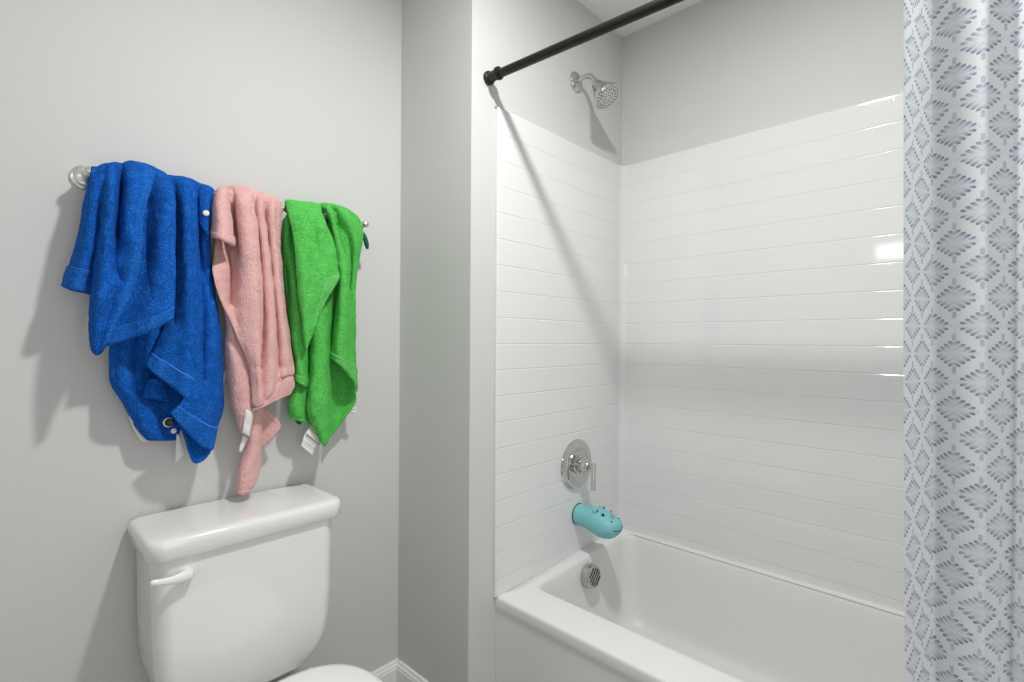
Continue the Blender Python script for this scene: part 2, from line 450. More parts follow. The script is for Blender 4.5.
def build_spout():
    sx, sz = 1.528, .540; y = YF-.0108
    t = thing('tub_spout', (sx, y, sz), 'chrome tub spout with only its diverter knob showing through the turquoise cover', 'tub spout')
    MB().lathe([(0, 0), (0, .031), (.004, .031), (.006, .025), (.10, .023), (.138, .022), (.142, .018), (.142, 0)], (sx, y, sz-.006), (0, -1, 0), 32).link('spout_body', M['chrome'], t, angle=40)
    MB().lathe([(0, 0), (0, .0035), (.022, .0035), (.023, .0055), (.034, .0055), (.036, .004), (.036, 0)], (sx, y-.146, sz-.002), (0, 0, 1), 16).link('diverter_knob', M['nickel'], t, angle=40)
    c = thing('spout_cover', (sx, y, sz), 'turquoise rubber hippo head cover pulled over the tub spout', 'spout cover')
    # sections: distance from wall, centre height, half width, half height
    S = [(.000, .000, .0370, .0370), (.003, .000, .0385, .0385), (.012, .000, .0375, .0380), (.030, .000, .0370, .0385), (.050, -.001, .0375, .0410), (.072, -.004, .0400, .0450), (.092, -.007, .0430, .0475),
         (.110, -.009, .0460, .0475), (.126, -.010, .0480, .0455), (.142, -.010, .0475, .0420), (.155, -.0095, .0430, .0360), (.166, -.009, .0350, .0280), (.1735, -.008, .0240, .0180), (.177, -.0075, .0115, .0085)]
    loops = []
    seg = 40
    for d, zc, rx, rz in S:
        L = []
        for k in range(seg):
            a = 2*PI*k/seg; ca, sa = math.cos(a), math.sin(a)
            x = math.copysign(abs(ca)**.92, ca)*rx; z = math.copysign(abs(sa)**.92, sa)*rz
            # the dip cut out for the knob
            if sa > .6 and .11 < d < .176: z -= .012*((sa-.6)/.4)*max(0, 1-abs(d-.146)/.026)
            L.append(Vector((sx+x, y-d, sz+zc+z)))
        loops.append(L)
    body = MB().loft(loops).link('head', M['hippo'], c)
    sub = body.modifiers.new('soft', 'SUBSURF'); sub.levels = 1; sub.render_levels = 2
    MB().lathe([(.0004, .0392), (.0002, .0400), (.002, .0405), (.0035, .0398)], (sx, y+.0002, sz), (0, -1, 0), 40).link('rim_edge', M['hippo_line'], c)
    def sec(q): return [np.interp(q, [r[0] for r in S], [r[i] for r in S]) for i in (1, 2, 3)]
    def surf(q, ang, sgn, lift=0.):
        """point on the head: q from the wall, ang up from the side, on the side sgn"""
        zc, rx, rz = sec(q); a = math.radians(ang); n = Vector((sgn*math.cos(a)/rx, -.25/rz, math.sin(a)/rz)).normalized()
        return Vector((sx + sgn*rx*math.cos(a), y-q, sz+zc+rz*math.sin(a))) + n*lift, n
    def front(x, z):
        q = .177
        while q > .1:
            zc, rx, rz = sec(q)
            if (x/rx)**2 + ((z-zc)/rz)**2 <= 1: break
            q -= .0004
        return q
    for sgn in (-1, 1):
        p, n = surf(.090, 60, sgn, -.004)
        e = MB().lathe([(0, 0), (0, .0085), (.006, .0100), (.012, .0088), (.0165, .0045), (.017, 0)], p, (n.x*.8, .15, 1), 20).link('ear', M['hippo'], c)
        MB().lathe([(-.003, 0), (-.003, .0042), (.0014, .0034), (.0014, 0)], p + Vector((n.x*.006, -.0085, .010)), (n.x*.6, -.8, .3), 14).link('ear_hollow', M['hippo_line'], e)
        p, n = surf(.120, 66, sgn, -.002)
        MB().lathe([(-.010, .011), (-.003, .0120), (.003, .0098), (.0065, .0050), (.0075, 0)], p, n, 20).link('brow', M['hippo'], c)
        p2 = p + Vector((sgn*.0062, -.0035, .0012))
        MB().lathe([(-.004, .0058), (0, .0058), (.0026, .0046), (.0040, .0020), (.0042, 0)], p2, (n.x*1.4, -.45, .35), 18).link('eye', M['hippo_dark'], c)
        p, n = surf(.158, 52, sgn, 0)
        MB().lathe([(-.003, .0028), (.0004, .0028), (.0007, 0)], p, n, 14).link('nostril', M['hippo_line'], c)
    # smile: a dark groove line wrapped round the snout tip
    mp = []
    for x in np.linspace(-.030, .030, 15):
        z = -.016 + .006*(x/.030)**2
        mp.append((sx+x, y-front(x, z)+.0004, sz+z))
    MB().tube(mp, .0015, 8, 3).link('mouth', M['hippo_dark'], c)
build_spout()

def build_overflow():
    ox, oy, oz = 1.511, 1.0508, .337
    t = thing('overflow_cover', (ox, oy, oz), 'round slotted chrome overflow cover inside the faucet end of the tub', 'overflow cover')
    ax = Vector((0, -1, .10)).normalized()
    MB().lathe([(.0002, 0), (.0002, .040), (.003, .0415), (.024, .0415), (.029, .040), (.032, .036), (.0325, 0)], (ox, oy, oz), ax, 40).link('cap', M['nickel'], t, angle=35)
    sl = MB()
    w = ax.cross(Vector((1, 0, 0))).normalized()
    if w.z < 0: w = -w
    for i in range(-2, 3):
        off = i*.0125; hl = math.sqrt(max(.0001, .031**2 - off**2))
        u = Vector((1, 0, 0))*math.cos(.75) + w*math.sin(.75); vv = -Vector((1, 0, 0))*math.sin(.75) + w*math.cos(.75)
        c = Vector((ox, oy, oz)) + ax*.0322 + vv*off
        a, b, e = u*hl, vv*.0029, ax*.0002
        P = [c-a-b-e, c+a-b-e, c+a+b-e, c-a+b-e]; sl.add(P + [p + ax*.0010 for p in P], [(0,1,2,3),(4,5,6,7),(0,1,5,4),(1,2,6,5),(2,3,7,6),(3,0,4,7)])
    sl.link('slots', M['dark'], t, smooth=False)
    MB().lathe([(-.001, 0), (-.001, .0045), (.002, .004), (.002, 0)], Vector((ox, oy, oz)) + ax*.014 + w*.0415, w, 14).link('screw', M['nickel'], t)
build_overflow()

# ------------------------------------------------------------------ toilet
def build_toilet():
    cx = .455
    t = thing('toilet', (cx, 1.10, 0), 'white two-piece toilet under the hanging towels', 'toilet')
    # tank, loft upward; the front bows gently, the lower corners sweep in
    prof = [(.333, .085, .030, .022), (.336, .112, .020, .012), (.344, .139, .012, .006), (.360, .160, .006, .002), (.382, .178, .003, 0), (.410, .190, .001, 0), (.455, .197, 0, 0), (.53, .201, 0, 0), (.62, .202, 0, 0), (.712, .204, 0, 0)]
    loops = []
    for z, hw, fi, bi in prof:
        y0, y1 = 1.2715+fi, 1.462-bi
        r = min(.034, hw*.5)
        L = rrect(cx-hw, cx+hw, y0, y1, (.02, .02, r, r), z, 8)
        for p in L:   # bowed front
            k = (y1-p.y)/(y1-y0); p.y -= .010*k*(1-((p.x-cx)/hw)**2)
        loops.append(L)
    MB().loft(loops).link('tank', M['porcelain'], t, angle=70)
    def lid(x, yf, r, z, bow=.012):
        y0, y1 = yf, 1.470
        L = rrect(cx+.003-x, cx+.003+x, y0, y1, (.012, .012, r, r), z, 8)
        for p in L:
            k = (y1-p.y)/(y1-y0); p.y -= bow*k*(1-((p.x-cx)/x)**2)
        return L
    LZ = .706
    MB().loft([lid(.206, 1.274, .026, LZ), lid(.216, 1.264, .030, LZ+.0012), lid(.2190, 1.2605, .032, LZ+.005), lid(.2200, 1.260, .033, LZ+.030), lid(.2195, 1.2605, .033, LZ+.037),
               lid(.2175, 1.2630, .031, LZ+.0425), lid(.2125, 1.269, .028, LZ+.0470), lid(.20, 1.284, .024, LZ+.0495), lid(.10, 1.36, .02, LZ+.0510)]).link('tank_lid', M['porcelain'], t, angle=70)
    # flush lever
    lx, lz = .310, .671; yf = 1.2655
    lv = MB().lathe([(-.008, 0), (-.008, .013), (.004, .0135), (.012, .0125), (.015, .009), (.016, 0)], (lx, yf, lz), (0, -1, 0), 24)
    Lv = lv.link('flush_lever', M['plastic'], t, angle=50)
    arm = []
    for k, (dx, dy, dz, hy, hz) in enumerate([(.0115, -.010, .000, .003, .006), (.006, -.012, .000, .0075, .0115), (-.004, -.014, .000, .008, .0125), (-.016, -.0165, .000, .0072, .0112), (-.030, -.019, .001, .006, .0085), (-.044, -.021, .0035, .0052, .0070), (-.056, -.022, .0060, .0052, .0068), (-.064, -.022, .0075, .0052, .0066), (-.0685, -.022, .0082, .0038, .0048), (-.070, -.022, .0084, .0015, .002)]):
        arm.append([Vector((lx+dx, yf+dy+hy*math.cos(a), lz+dz+hz*math.sin(a))) for a in np.linspace(0, 2*PI, 20, endpoint=False)])
    MB().loft(arm).link('lever_arm', M['plastic'], Lv)
    # bowl and pedestal, loft upward, with the rear deck that carries the tank
    def egg(w, yb, yf, z, n=56, back=.75):
        L = []
        ym = yb - (yb-yf)*.42
        for k in range(n):
            a = 2*PI*k/n; c, s_ = math.cos(a), math.sin(a)
            if s_ >= 0: y = ym + (yb-ym)*abs(s_)**back; x = w*math.copysign(abs(c)**.8, c)
            else: y = ym + (yf-ym)*abs(s_)**1.0; x = w*c
            if s_ >= 0: x = w*math.copysign(abs(c)**.72, c)
            L.append(Vector((cx+x, y, z)))
        return L
    MB().loft([egg(.105, 1.33, .87, 0), egg(.108, 1.335, .865, .012), egg(.098, 1.32, .90, .05), egg(.095, 1.31, .92, .11), egg(.112, 1.31, .88, .18), egg(.144, 1.32, .80, .25), egg(.160, 1.25, .757, .31), egg(.166, 1.19, .745, .350), egg(.167, 1.185, .742, .362), egg(.163, 1.18, .748, .368), egg(.12, 1.13, .81, .368)]).link('bowl', M['porcelain'], t, angle=70)
    MB().loft([rrect(cx-.105, cx+.105, 1.20, 1.425, .03, .27), rrect(cx-.115, cx+.115, 1.18, 1.430, .035, .310), rrect(cx-.115, cx+.115, 1.15, 1.430, .035, .320), rrect(cx-.110, cx+.110, 1.15, 1.424, .03, .3235)]).link('tank_deck', M['porcelain'], t, angle=60)
    MB().loft([egg(.170, 1.158, .735, .372), egg(.176, 1.165, .728, .375), egg(.177, 1.166, .727, .387), egg(.172, 1.160, .733, .392)]).link('seat', M['plastic'], t, angle=60)
    MB().loft([egg(.170, 1.158, .735, .3935), egg(.177, 1.167, .727, .3965), egg(.178, 1.168, .726, .403), egg(.174, 1.163, .731, .4085), egg(.162, 1.148, .745, .4125), egg(.12, 1.09, .81, .416), egg(.03, .98, .93, .4175)]).link('seat_lid', M['plastic'], t, angle=70)
    for s_ in (-1, 1):
        MB().tube([(cx+s_*.075-.022, 1.178, .380), (cx+s_*.075, 1.178, .380), (cx+s_*.075+.022, 1.178, .380)], .012, 16, 3).link('seat_hinge', M['plastic'], t, angle=50)
build_toilet()

# ------------------------------------------------------------------ towel bar
BZ = 1.541
def build_bar():
    x0, x1 = .161, .822; yb = YT-.065
    t = thing('towel_bar', (.49, YT, BZ), 'chrome towel bar on the toilet wall, mostly hidden by three towels', 'towel bar')
    MB().tube([(x0, yb, BZ), (.5, yb, BZ), (x1, yb, BZ)], .0068, 16, 4).link('bar', M['satin'], t)
    for x in (x0, x1):
        p = MB().lathe([(0, 0), (0, .0275), (.003, .0280), (.006, .0268), (.008, .0222), (.011, .0210), (.015, .0185), (.017, .0120), (.020, .0080), (.052, .0072), (.055, .0088), (.060, .0102), (.066, .0108), (.072, .0100), (.0765, .0065), (.078, 0)], (x, YT, BZ), (0, -1, 0), 36)
        p.link('bar_post', M['satin'], t, angle=40)
build_bar()

# ------------------------------------------------------------------ towels
TOWEL_NETS = {  # control points in mm: along the wall, out from the wall, up from the floor
'blue': {
  'left_strip': (0.11, 1, [[(165, 32, 1522),(177, 32, 1536),(193, 32, 1546),(211, 32, 1552)], [(163, 46, 1535),(175, 51, 1548),(189, 56, 1557),(208, 46, 1565)], [(161, 65, 1534),(172, 75, 1545),(186, 80, 1554),(205, 70, 1562)], [(154, 71, 1488),(165, 104, 1490),(178, 104, 1493),(191, 71, 1496)], [(145, 64, 1423),(156, 112, 1418),(172, 105, 1419),(185, 64, 1423)], [(135, 58, 1358),(147, 112, 1349),(162, 105, 1348),(175, 65, 1352)], [(119, 57, 1288),(130, 111, 1277),(146, 104, 1275),(166, 77, 1272)]], [(0.0095, 0.0078000000000000005, [(174, 1535),(169, 1422),(158, 1293)])]),
  'lapel': (0, 1, [[(187, 32, 1535),(203, 32, 1552),(222, 32, 1556),(236, 32, 1564),(261, 32, 1564),(288, 32, 1559)], [(185, 51, 1547),(199, 61, 1562),(220, 46, 1569),(231, 64, 1572),(256, 61, 1574),(285, 51, 1571)], [(182, 75, 1544),(196, 85, 1558),(216, 70, 1566),(227, 88, 1569),(251, 85, 1570),(280, 75, 1568)], [(180, 91, 1500),(189, 134, 1494),(215, 84, 1510),(217, 142, 1498),(238, 129, 1501),(258, 111, 1509)], [(175, 94, 1434),(185, 142, 1428),(209, 97, 1440),(211, 158, 1430),(225, 146, 1431),(241, 128, 1436)], [(169, 100, 1379),(180, 147, 1372),(200, 119, 1379),(212, 142, 1378),(224, 154, 1378),(239, 141, 1382)], [(160, 106, 1282),(169, 146, 1276),(184, 151, 1285),(198, 146, 1295),(210, 157, 1295),(224, 146, 1297)], [(157, 106, 1219),(164, 140, 1214),(172, 146, 1212),(182, 146, 1212),(188, 153, 1215),(196, 153, 1217)], [(161, 121, 1150),(163, 135, 1146),(165, 142, 1145),(168, 142, 1146),(171, 148, 1152),(180, 148, 1165)]], [(0.0304, 0.009099999999999999, [(214, 1568),(215, 1502),(210, 1442),(201, 1403)]),(0.0095, 0.006500000000000001, [(198, 1359),(197, 1329),(207, 1301)])]),
  'front': (0.075, 1, [[(267, 32, 1558),(285, 32, 1558),(301, 32, 1554),(315, 32, 1543)], [(264, 46, 1572),(280, 56, 1569),(295, 56, 1566),(311, 51, 1556)], [(260, 70, 1569),(275, 80, 1566),(290, 80, 1563),(305, 75, 1553)], [(247, 78, 1506),(269, 90, 1509),(289, 116, 1508),(308, 110, 1511)], [(232, 86, 1423),(260, 95, 1427),(281, 127, 1425),(308, 115, 1432)], [(224, 91, 1344),(254, 99, 1342),(278, 134, 1339),(306, 124, 1343)], [(199, 99, 1242),(234, 107, 1248),(267, 139, 1259),(305, 131, 1280)], [(186, 109, 1164),(224, 117, 1179),(261, 143, 1199),(300, 142, 1225)]], [(0.0095, 0.0104, [(262, 1494),(259, 1358),(263, 1268)])]),
  'column_a': (0.062, 1, [[(307, 32, 1548),(325, 32, 1548),(344, 32, 1551),(361, 32, 1548),(375, 32, 1544)], [(304, 46, 1563),(320, 56, 1560),(337, 61, 1562),(357, 51, 1562),(371, 46, 1559)], [(300, 65, 1561),(314, 80, 1557),(331, 85, 1559),(351, 75, 1559),(365, 70, 1556)], [(316, 49, 1503),(320, 82, 1498),(331, 107, 1495),(348, 96, 1498),(361, 77, 1502)], [(321, 44, 1396),(323, 79, 1392),(333, 109, 1389),(346, 105, 1389),(362, 85, 1391)], [(318, 41, 1274),(320, 80, 1268),(331, 111, 1265),(344, 116, 1263),(360, 95, 1262)], [(291, 60, 1189),(301, 94, 1182),(321, 104, 1173),(338, 117, 1164),(358, 104, 1154)], [(261, 75, 1118),(277, 98, 1095),(299, 96, 1075),(318, 112, 1054),(335, 123, 1033)]], [(0.0171, 0.006500000000000001, [(318, 1552),(319, 1389),(316, 1213)]),(0.0095, 0.0052, [(340, 1534),(345, 1368),(348, 1202)])]),
  'column_b': (0.062, 1, [[(370, 32, 1545),(383, 32, 1543),(397, 32, 1541),(404, 32, 1537),(408, 32, 1533)], [(367, 46, 1560),(378, 51, 1557),(390, 56, 1554),(397, 56, 1550),(404, 46, 1549)], [(360, 70, 1558),(372, 75, 1554),(384, 80, 1551),(390, 80, 1548),(397, 70, 1546)], [(358, 82, 1500),(372, 75, 1502),(378, 87, 1498),(383, 84, 1497),(393, 64, 1500)], [(357, 93, 1390),(372, 86, 1393),(377, 92, 1390),(384, 80, 1390),(393, 59, 1391)], [(355, 103, 1262),(372, 95, 1260),(385, 103, 1258),(397, 90, 1257),(409, 60, 1256)], [(352, 113, 1154),(368, 104, 1149),(381, 113, 1144),(401, 98, 1144),(423, 61, 1142)], [(329, 121, 1050),(353, 116, 1040),(373, 112, 1034),(393, 105, 1027),(417, 75, 1017)], [(299, 118, 1010),(320, 121, 978),(345, 111, 946),(367, 107, 921),(393, 91, 907)]], [(0.0171, 0.006500000000000001, [(362, 1462),(375, 1367),(388, 1276)]),(0.0133, 0.006500000000000001, [(368, 1526),(366, 1395),(374, 1202),(370, 1081)])]),
  'inside_tip': (0, 0, [[(318, 84, 1012),(350, 70, 1003),(383, 70, 980),(399, 84, 940)], [(327, 84, 976),(350, 74, 955),(377, 77, 920),(391, 91, 907)], [(341, 84, 926),(352, 82, 907),(369, 84, 893),(386, 91, 896)], [(352, 91, 885),(357, 88, 880),(363, 91, 880),(375, 92, 886)]], []),
  'back_drop': (0, 0, [[(202, 52, 1210),(222, 72, 1211),(252, 59, 1212),(290, 45, 1201),(329, 52, 1178)], [(198, 54, 1150),(216, 81, 1150),(249, 58, 1150),(292, 35, 1129),(337, 54, 1100)], [(200, 56, 1085),(219, 88, 1080),(254, 50, 1070),(296, 37, 1053),(347, 49, 1030)], [(217, 52, 1048),(235, 77, 1037),(264, 53, 1026),(300, 40, 1009),(344, 45, 981)], [(250, 48, 976),(262, 61, 973),(283, 54, 965),(309, 45, 956),(335, 48, 953)], [(270, 44, 942),(282, 50, 939),(298, 50, 937),(314, 50, 935),(333, 50, 934)]], [(0.022799999999999997, 0.0104, [(243, 1200),(244, 1088),(248, 971)]),(0.0152, 0.0078000000000000005, [(213, 1177),(208, 1090)])]),
  'inner_fold': (0, 0, [[(264, 59, 1084),(280, 67, 1089),(301, 61, 1083)], [(258, 60, 1057),(279, 71, 1056),(307, 60, 1046)], [(255, 58, 1043),(282, 65, 1037),(314, 58, 1029)]], []),
  'edge_sliver': (0, 0, [[(387, 61, 1128),(405, 61, 1123),(423, 54, 1112)], [(387, 61, 1041),(410, 61, 1036),(430, 54, 1014)], [(388, 60, 991),(403, 60, 974),(418, 56, 962)]], []),
  'snap_flap': (0, 1, [[(377, 32, 1542),(390, 32, 1539),(401, 32, 1539),(405, 32, 1535)], [(370, 56, 1554),(382, 61, 1551),(393, 61, 1551),(399, 56, 1548)], [(364, 80, 1552),(376, 85, 1548),(386, 85, 1548),(392, 80, 1545)], [(362, 89, 1505),(372, 100, 1502),(377, 100, 1498),(385, 82, 1501)], [(362, 89, 1466),(370, 99, 1456),(376, 99, 1447),(382, 89, 1443)], [(371, 89, 1455),(375, 96, 1443),(378, 96, 1431),(381, 92, 1417)]], []),
  'rear': (0, 0, [[(178, 40, 1528),(273, 40, 1550),(390, 40, 1537)], [(174, 34, 1421),(274, 36, 1438),(392, 34, 1445)], [(183, 32, 1311),(285, 34, 1308),(407, 32, 1319)], [(209, 30, 1177),(297, 32, 1153),(413, 30, 1152)]], []),
},
'pink': {
  'main': (0, 1, [[(429, 32, 1542),(448, 32, 1552),(468, 32, 1557),(492, 32, 1558),(513, 32, 1554),(528, 32, 1552),(544, 32, 1547),(560, 32, 1545),(578, 32, 1541)], [(425, 46, 1558),(444, 46, 1568),(460, 56, 1570),(482, 61, 1570),(504, 56, 1568),(518, 61, 1565),(535, 56, 1561),(549, 61, 1558),(572, 46, 1558)], [(418, 70, 1556),(436, 70, 1565),(452, 80, 1568),(474, 85, 1568),(496, 80, 1566),(509, 85, 1562),(526, 80, 1559),(540, 85, 1555),(562, 70, 1556)], [(417, 50, 1515),(451, 47, 1527),(446, 112, 1515),(470, 112, 1517),(492, 92, 1522),(497, 112, 1520),(518, 89, 1525),(529, 105, 1522),(565, 72, 1529)], [(402, 64, 1392),(460, 47, 1440),(451, 120, 1429),(476, 124, 1432),(503, 96, 1440),(505, 117, 1438),(528, 90, 1445),(534, 107, 1441),(564, 66, 1445)], [(389, 102, 1342),(449, 76, 1350),(452, 119, 1347),(478, 126, 1349),(509, 97, 1354),(512, 119, 1353),(534, 95, 1357),(541, 108, 1357),(568, 68, 1363)], [(405, 103, 1279),(438, 91, 1274),(453, 117, 1274),(480, 128, 1275),(513, 99, 1276),(517, 121, 1275),(541, 99, 1277),(548, 110, 1280),(574, 70, 1286)], [(439, 105, 1196),(449, 109, 1196),(462, 119, 1196),(484, 125, 1196),(512, 101, 1197),(519, 123, 1197),(546, 101, 1198),(557, 112, 1198),(585, 71, 1201)], [(474, 107, 1107),(477, 113, 1107),(481, 120, 1107),(489, 127, 1107),(503, 108, 1106),(517, 124, 1104),(547, 105, 1099),(562, 113, 1099),(595, 86, 1099)], [(482, 109, 1012),(485, 114, 1008),(490, 118, 1007),(496, 121, 1009),(506, 116, 1015),(517, 124, 1033),(538, 110, 1055),(551, 116, 1081),(593, 91, 1088)]], [(0.028499999999999998, 0.007150000000000001, [(429, 1541),(442, 1494),(445, 1431),(443, 1360),(435, 1271)]),(0.022799999999999997, 0.006500000000000001, [(484, 1550),(498, 1480),(503, 1403),(510, 1336),(513, 1231),(503, 1108)]),(0.0209, 0.006500000000000001, [(508, 1537),(524, 1474),(535, 1370),(543, 1267),(552, 1107)]),(0.0152, 0.006500000000000001, [(539, 1541),(542, 1485),(550, 1431)])]),
  'lower': (0.18, 0, [[(484, 94, 1101),(503, 107, 1096),(529, 107, 1094),(560, 100, 1093),(592, 88, 1088)], [(495, 96, 1062),(512, 110, 1059),(535, 110, 1063),(563, 106, 1066),(594, 90, 1069)], [(490, 104, 1018),(503, 115, 1018),(526, 115, 1029),(560, 107, 1040),(594, 91, 1050)], [(480, 104, 994),(491, 115, 999),(513, 115, 1010),(550, 107, 1024),(580, 91, 1032)]], []),
  'cuff': (0.1, 1, [[(415, 32, 1529),(422, 32, 1538),(432, 32, 1546),(441, 32, 1548)], [(411, 46, 1545),(414, 61, 1550),(423, 61, 1557),(435, 51, 1562)], [(404, 70, 1543),(407, 85, 1548),(416, 85, 1555),(428, 75, 1559)], [(395, 80, 1510),(396, 114, 1505),(409, 114, 1510),(429, 87, 1521)], [(392, 91, 1464),(395, 128, 1456),(410, 128, 1459),(434, 94, 1468)], [(389, 101, 1427),(392, 139, 1419),(409, 139, 1413),(437, 101, 1412)]], []),
  'inner': (0, 0, [[(427, 66, 1280),(430, 80, 1254),(447, 87, 1217),(471, 87, 1166)], [(432, 66, 1204),(436, 86, 1178),(450, 93, 1148),(479, 93, 1096)], [(430, 66, 1165),(437, 96, 1133),(458, 97, 1102),(496, 93, 1053)], [(436, 68, 1063),(445, 88, 1051),(465, 99, 1038),(496, 95, 1017)], [(450, 75, 988),(455, 88, 987),(468, 99, 987),(487, 99, 985)], [(464, 83, 936),(467, 90, 939),(471, 96, 947),(483, 96, 956)]], []),
  'tail': (0.12, 0, [[(480, 63, 1021),(490, 77, 1021),(505, 77, 1015),(528, 63, 1004)], [(485, 56, 941),(488, 83, 944),(500, 83, 942),(520, 63, 937)], [(478, 56, 884),(484, 83, 887),(498, 83, 885),(519, 63, 883)], [(461, 56, 829),(468, 86, 838),(489, 83, 839),(517, 63, 841)], [(458, 62, 797),(465, 82, 799),(482, 82, 799),(506, 69, 807)], [(462, 69, 782),(465, 76, 779),(471, 76, 777),(481, 72, 780)]], []),
  'corner': (0, 0, [[(503, 54, 1008),(518, 61, 1001),(537, 61, 989)], [(513, 48, 968),(539, 54, 966),(568, 68, 945)], [(515, 48, 930),(535, 53, 923),(550, 62, 914)], [(518, 50, 893),(524, 50, 889),(531, 50, 891)]], []),
  'rear': (0, 0, [[(439, 40, 1542),(495, 40, 1553),(562, 40, 1540)], [(444, 34, 1387),(497, 36, 1393),(563, 34, 1396)], [(464, 32, 1231),(511, 34, 1233),(570, 32, 1235)], [(485, 30, 1111),(531, 32, 1091),(591, 30, 1088)]], []),
},
'green': {
  'front': (0, 1, [[(590, 32, 1542),(607, 32, 1545),(639, 32, 1550),(668, 32, 1551),(696, 32, 1552)], [(584, 46, 1559),(597, 56, 1560),(626, 61, 1564),(655, 61, 1565),(687, 51, 1569)], [(574, 70, 1557),(587, 80, 1558),(615, 85, 1561),(644, 85, 1563),(675, 75, 1567)], [(573, 100, 1510),(589, 113, 1510),(611, 120, 1511),(636, 120, 1515),(672, 100, 1525)], [(583, 108, 1450),(597, 121, 1448),(619, 128, 1448),(651, 121, 1453),(699, 108, 1462)], [(589, 110, 1383),(599, 130, 1377),(627, 124, 1381),(655, 130, 1386),(710, 110, 1391)], [(595, 113, 1299),(602, 130, 1299),(624, 130, 1306),(651, 133, 1327),(712, 113, 1359)], [(605, 116, 1234),(606, 129, 1234),(614, 129, 1239),(634, 129, 1259),(671, 123, 1298)], [(613, 120, 1149),(613, 126, 1152),(617, 126, 1163),(623, 126, 1185),(627, 124, 1224)]], [(0.0095, 0.009099999999999999, [(640, 1474),(655, 1400)])]),
  'column_a': (0.06, 1, [[(592, 32, 1539),(599, 32, 1539),(613, 32, 1541),(627, 32, 1542)], [(587, 46, 1556),(593, 46, 1557),(607, 46, 1558),(621, 46, 1560)], [(579, 65, 1555),(583, 70, 1554),(597, 70, 1556),(613, 65, 1559)], [(581, 53, 1443),(581, 67, 1439),(596, 60, 1439),(616, 60, 1439)], [(584, 52, 1346),(593, 48, 1348),(595, 83, 1345),(622, 66, 1346)], [(594, 51, 1263),(595, 65, 1263),(604, 90, 1262),(638, 64, 1265)], [(602, 56, 1179),(599, 80, 1176),(609, 93, 1176),(645, 56, 1176)], [(610, 62, 1106),(605, 89, 1107),(613, 95, 1107),(649, 55, 1104)], [(604, 67, 1070),(604, 91, 1063),(617, 94, 1051),(644, 60, 1042)]], [(0.022799999999999997, 0.006500000000000001, [(571, 1463),(577, 1388),(572, 1290)])]),
  'underside': (0.12, 0, [[(604, 60, 1089),(621, 60, 1083),(635, 66, 1071),(659, 60, 1064)], [(602, 58, 1033),(610, 79, 1028),(640, 62, 1019),(665, 58, 1011)], [(590, 58, 995),(601, 82, 988),(631, 71, 978),(666, 58, 971)], [(600, 58, 960),(616, 72, 952),(639, 72, 941),(672, 58, 923)]], []),
  'column_b': (0, 0, [[(632, 63, 1322),(646, 83, 1327),(676, 83, 1338),(726, 56, 1359)], [(652, 52, 1237),(651, 92, 1242),(677, 94, 1248),(725, 47, 1258)], [(655, 53, 1150),(652, 98, 1151),(674, 101, 1151),(718, 53, 1150)], [(648, 64, 1065),(647, 104, 1067),(672, 106, 1063),(716, 60, 1058)], [(634, 83, 993),(641, 110, 998),(671, 109, 995),(715, 64, 987)], [(642, 90, 948),(653, 111, 949),(675, 108, 946),(711, 73, 941)], [(676, 95, 885),(676, 104, 877),(680, 104, 880),(696, 91, 899)]], []),
  'right': (0.06, 1, [[(690, 32, 1552),(711, 32, 1559),(734, 32, 1560),(756, 32, 1558),(780, 32, 1553),(814, 32, 1539)], [(683, 46, 1570),(700, 56, 1575),(721, 56, 1576),(741, 61, 1573),(764, 61, 1569),(806, 46, 1559)], [(672, 70, 1568),(688, 80, 1573),(709, 80, 1574),(729, 85, 1571),(751, 85, 1566),(793, 68, 1558)], [(691, 67, 1545),(696, 94, 1547),(721, 75, 1552),(730, 101, 1541),(759, 101, 1531),(808, 67, 1527)], [(722, 55, 1484),(712, 105, 1479),(733, 89, 1481),(758, 85, 1480),(770, 105, 1476),(812, 69, 1499)], [(735, 57, 1414),(719, 111, 1406),(740, 107, 1409),(771, 73, 1417),(775, 91, 1415),(798, 71, 1426)], [(735, 59, 1336),(721, 113, 1331),(738, 112, 1332),(773, 70, 1338),(775, 80, 1338),(789, 66, 1343)], [(727, 61, 1245),(715, 115, 1244),(732, 117, 1244),(765, 88, 1246),(779, 74, 1247),(793, 61, 1245)], [(714, 69, 1165),(709, 115, 1160),(726, 118, 1154),(755, 95, 1150),(775, 81, 1150),(793, 61, 1146)], [(704, 86, 1127),(711, 113, 1111),(732, 113, 1089),(752, 106, 1071),(769, 100, 1052),(785, 86, 1022)]], [(0.028499999999999998, 0.007150000000000001, [(669, 1561),(696, 1509),(712, 1453),(719, 1408)]),(0.0266, 0.006500000000000001, [(702, 1568),(724, 1499),(747, 1429),(760, 1335)])]),
  'inside': (0, 0, [[(715, 44, 1135),(739, 45, 1125),(767, 48, 1113),(790, 56, 1069)], [(722, 44, 1045),(752, 34, 1042),(778, 41, 1038),(788, 77, 1015)], [(719, 50, 971),(748, 36, 970),(771, 43, 974),(789, 70, 984)], [(715, 61, 892),(727, 54, 898),(739, 54, 915),(758, 61, 941)]], []),
  'rear': (0, 0, [[(601, 40, 1542),(689, 40, 1552),(802, 40, 1530)], [(604, 34, 1378),(692, 36, 1387),(793, 34, 1392)], [(624, 30, 1208),(695, 32, 1203),(807, 30, 1205)], [(638, 28, 1020),(697, 30, 1012),(802, 28, 1017)]], []),
},
}

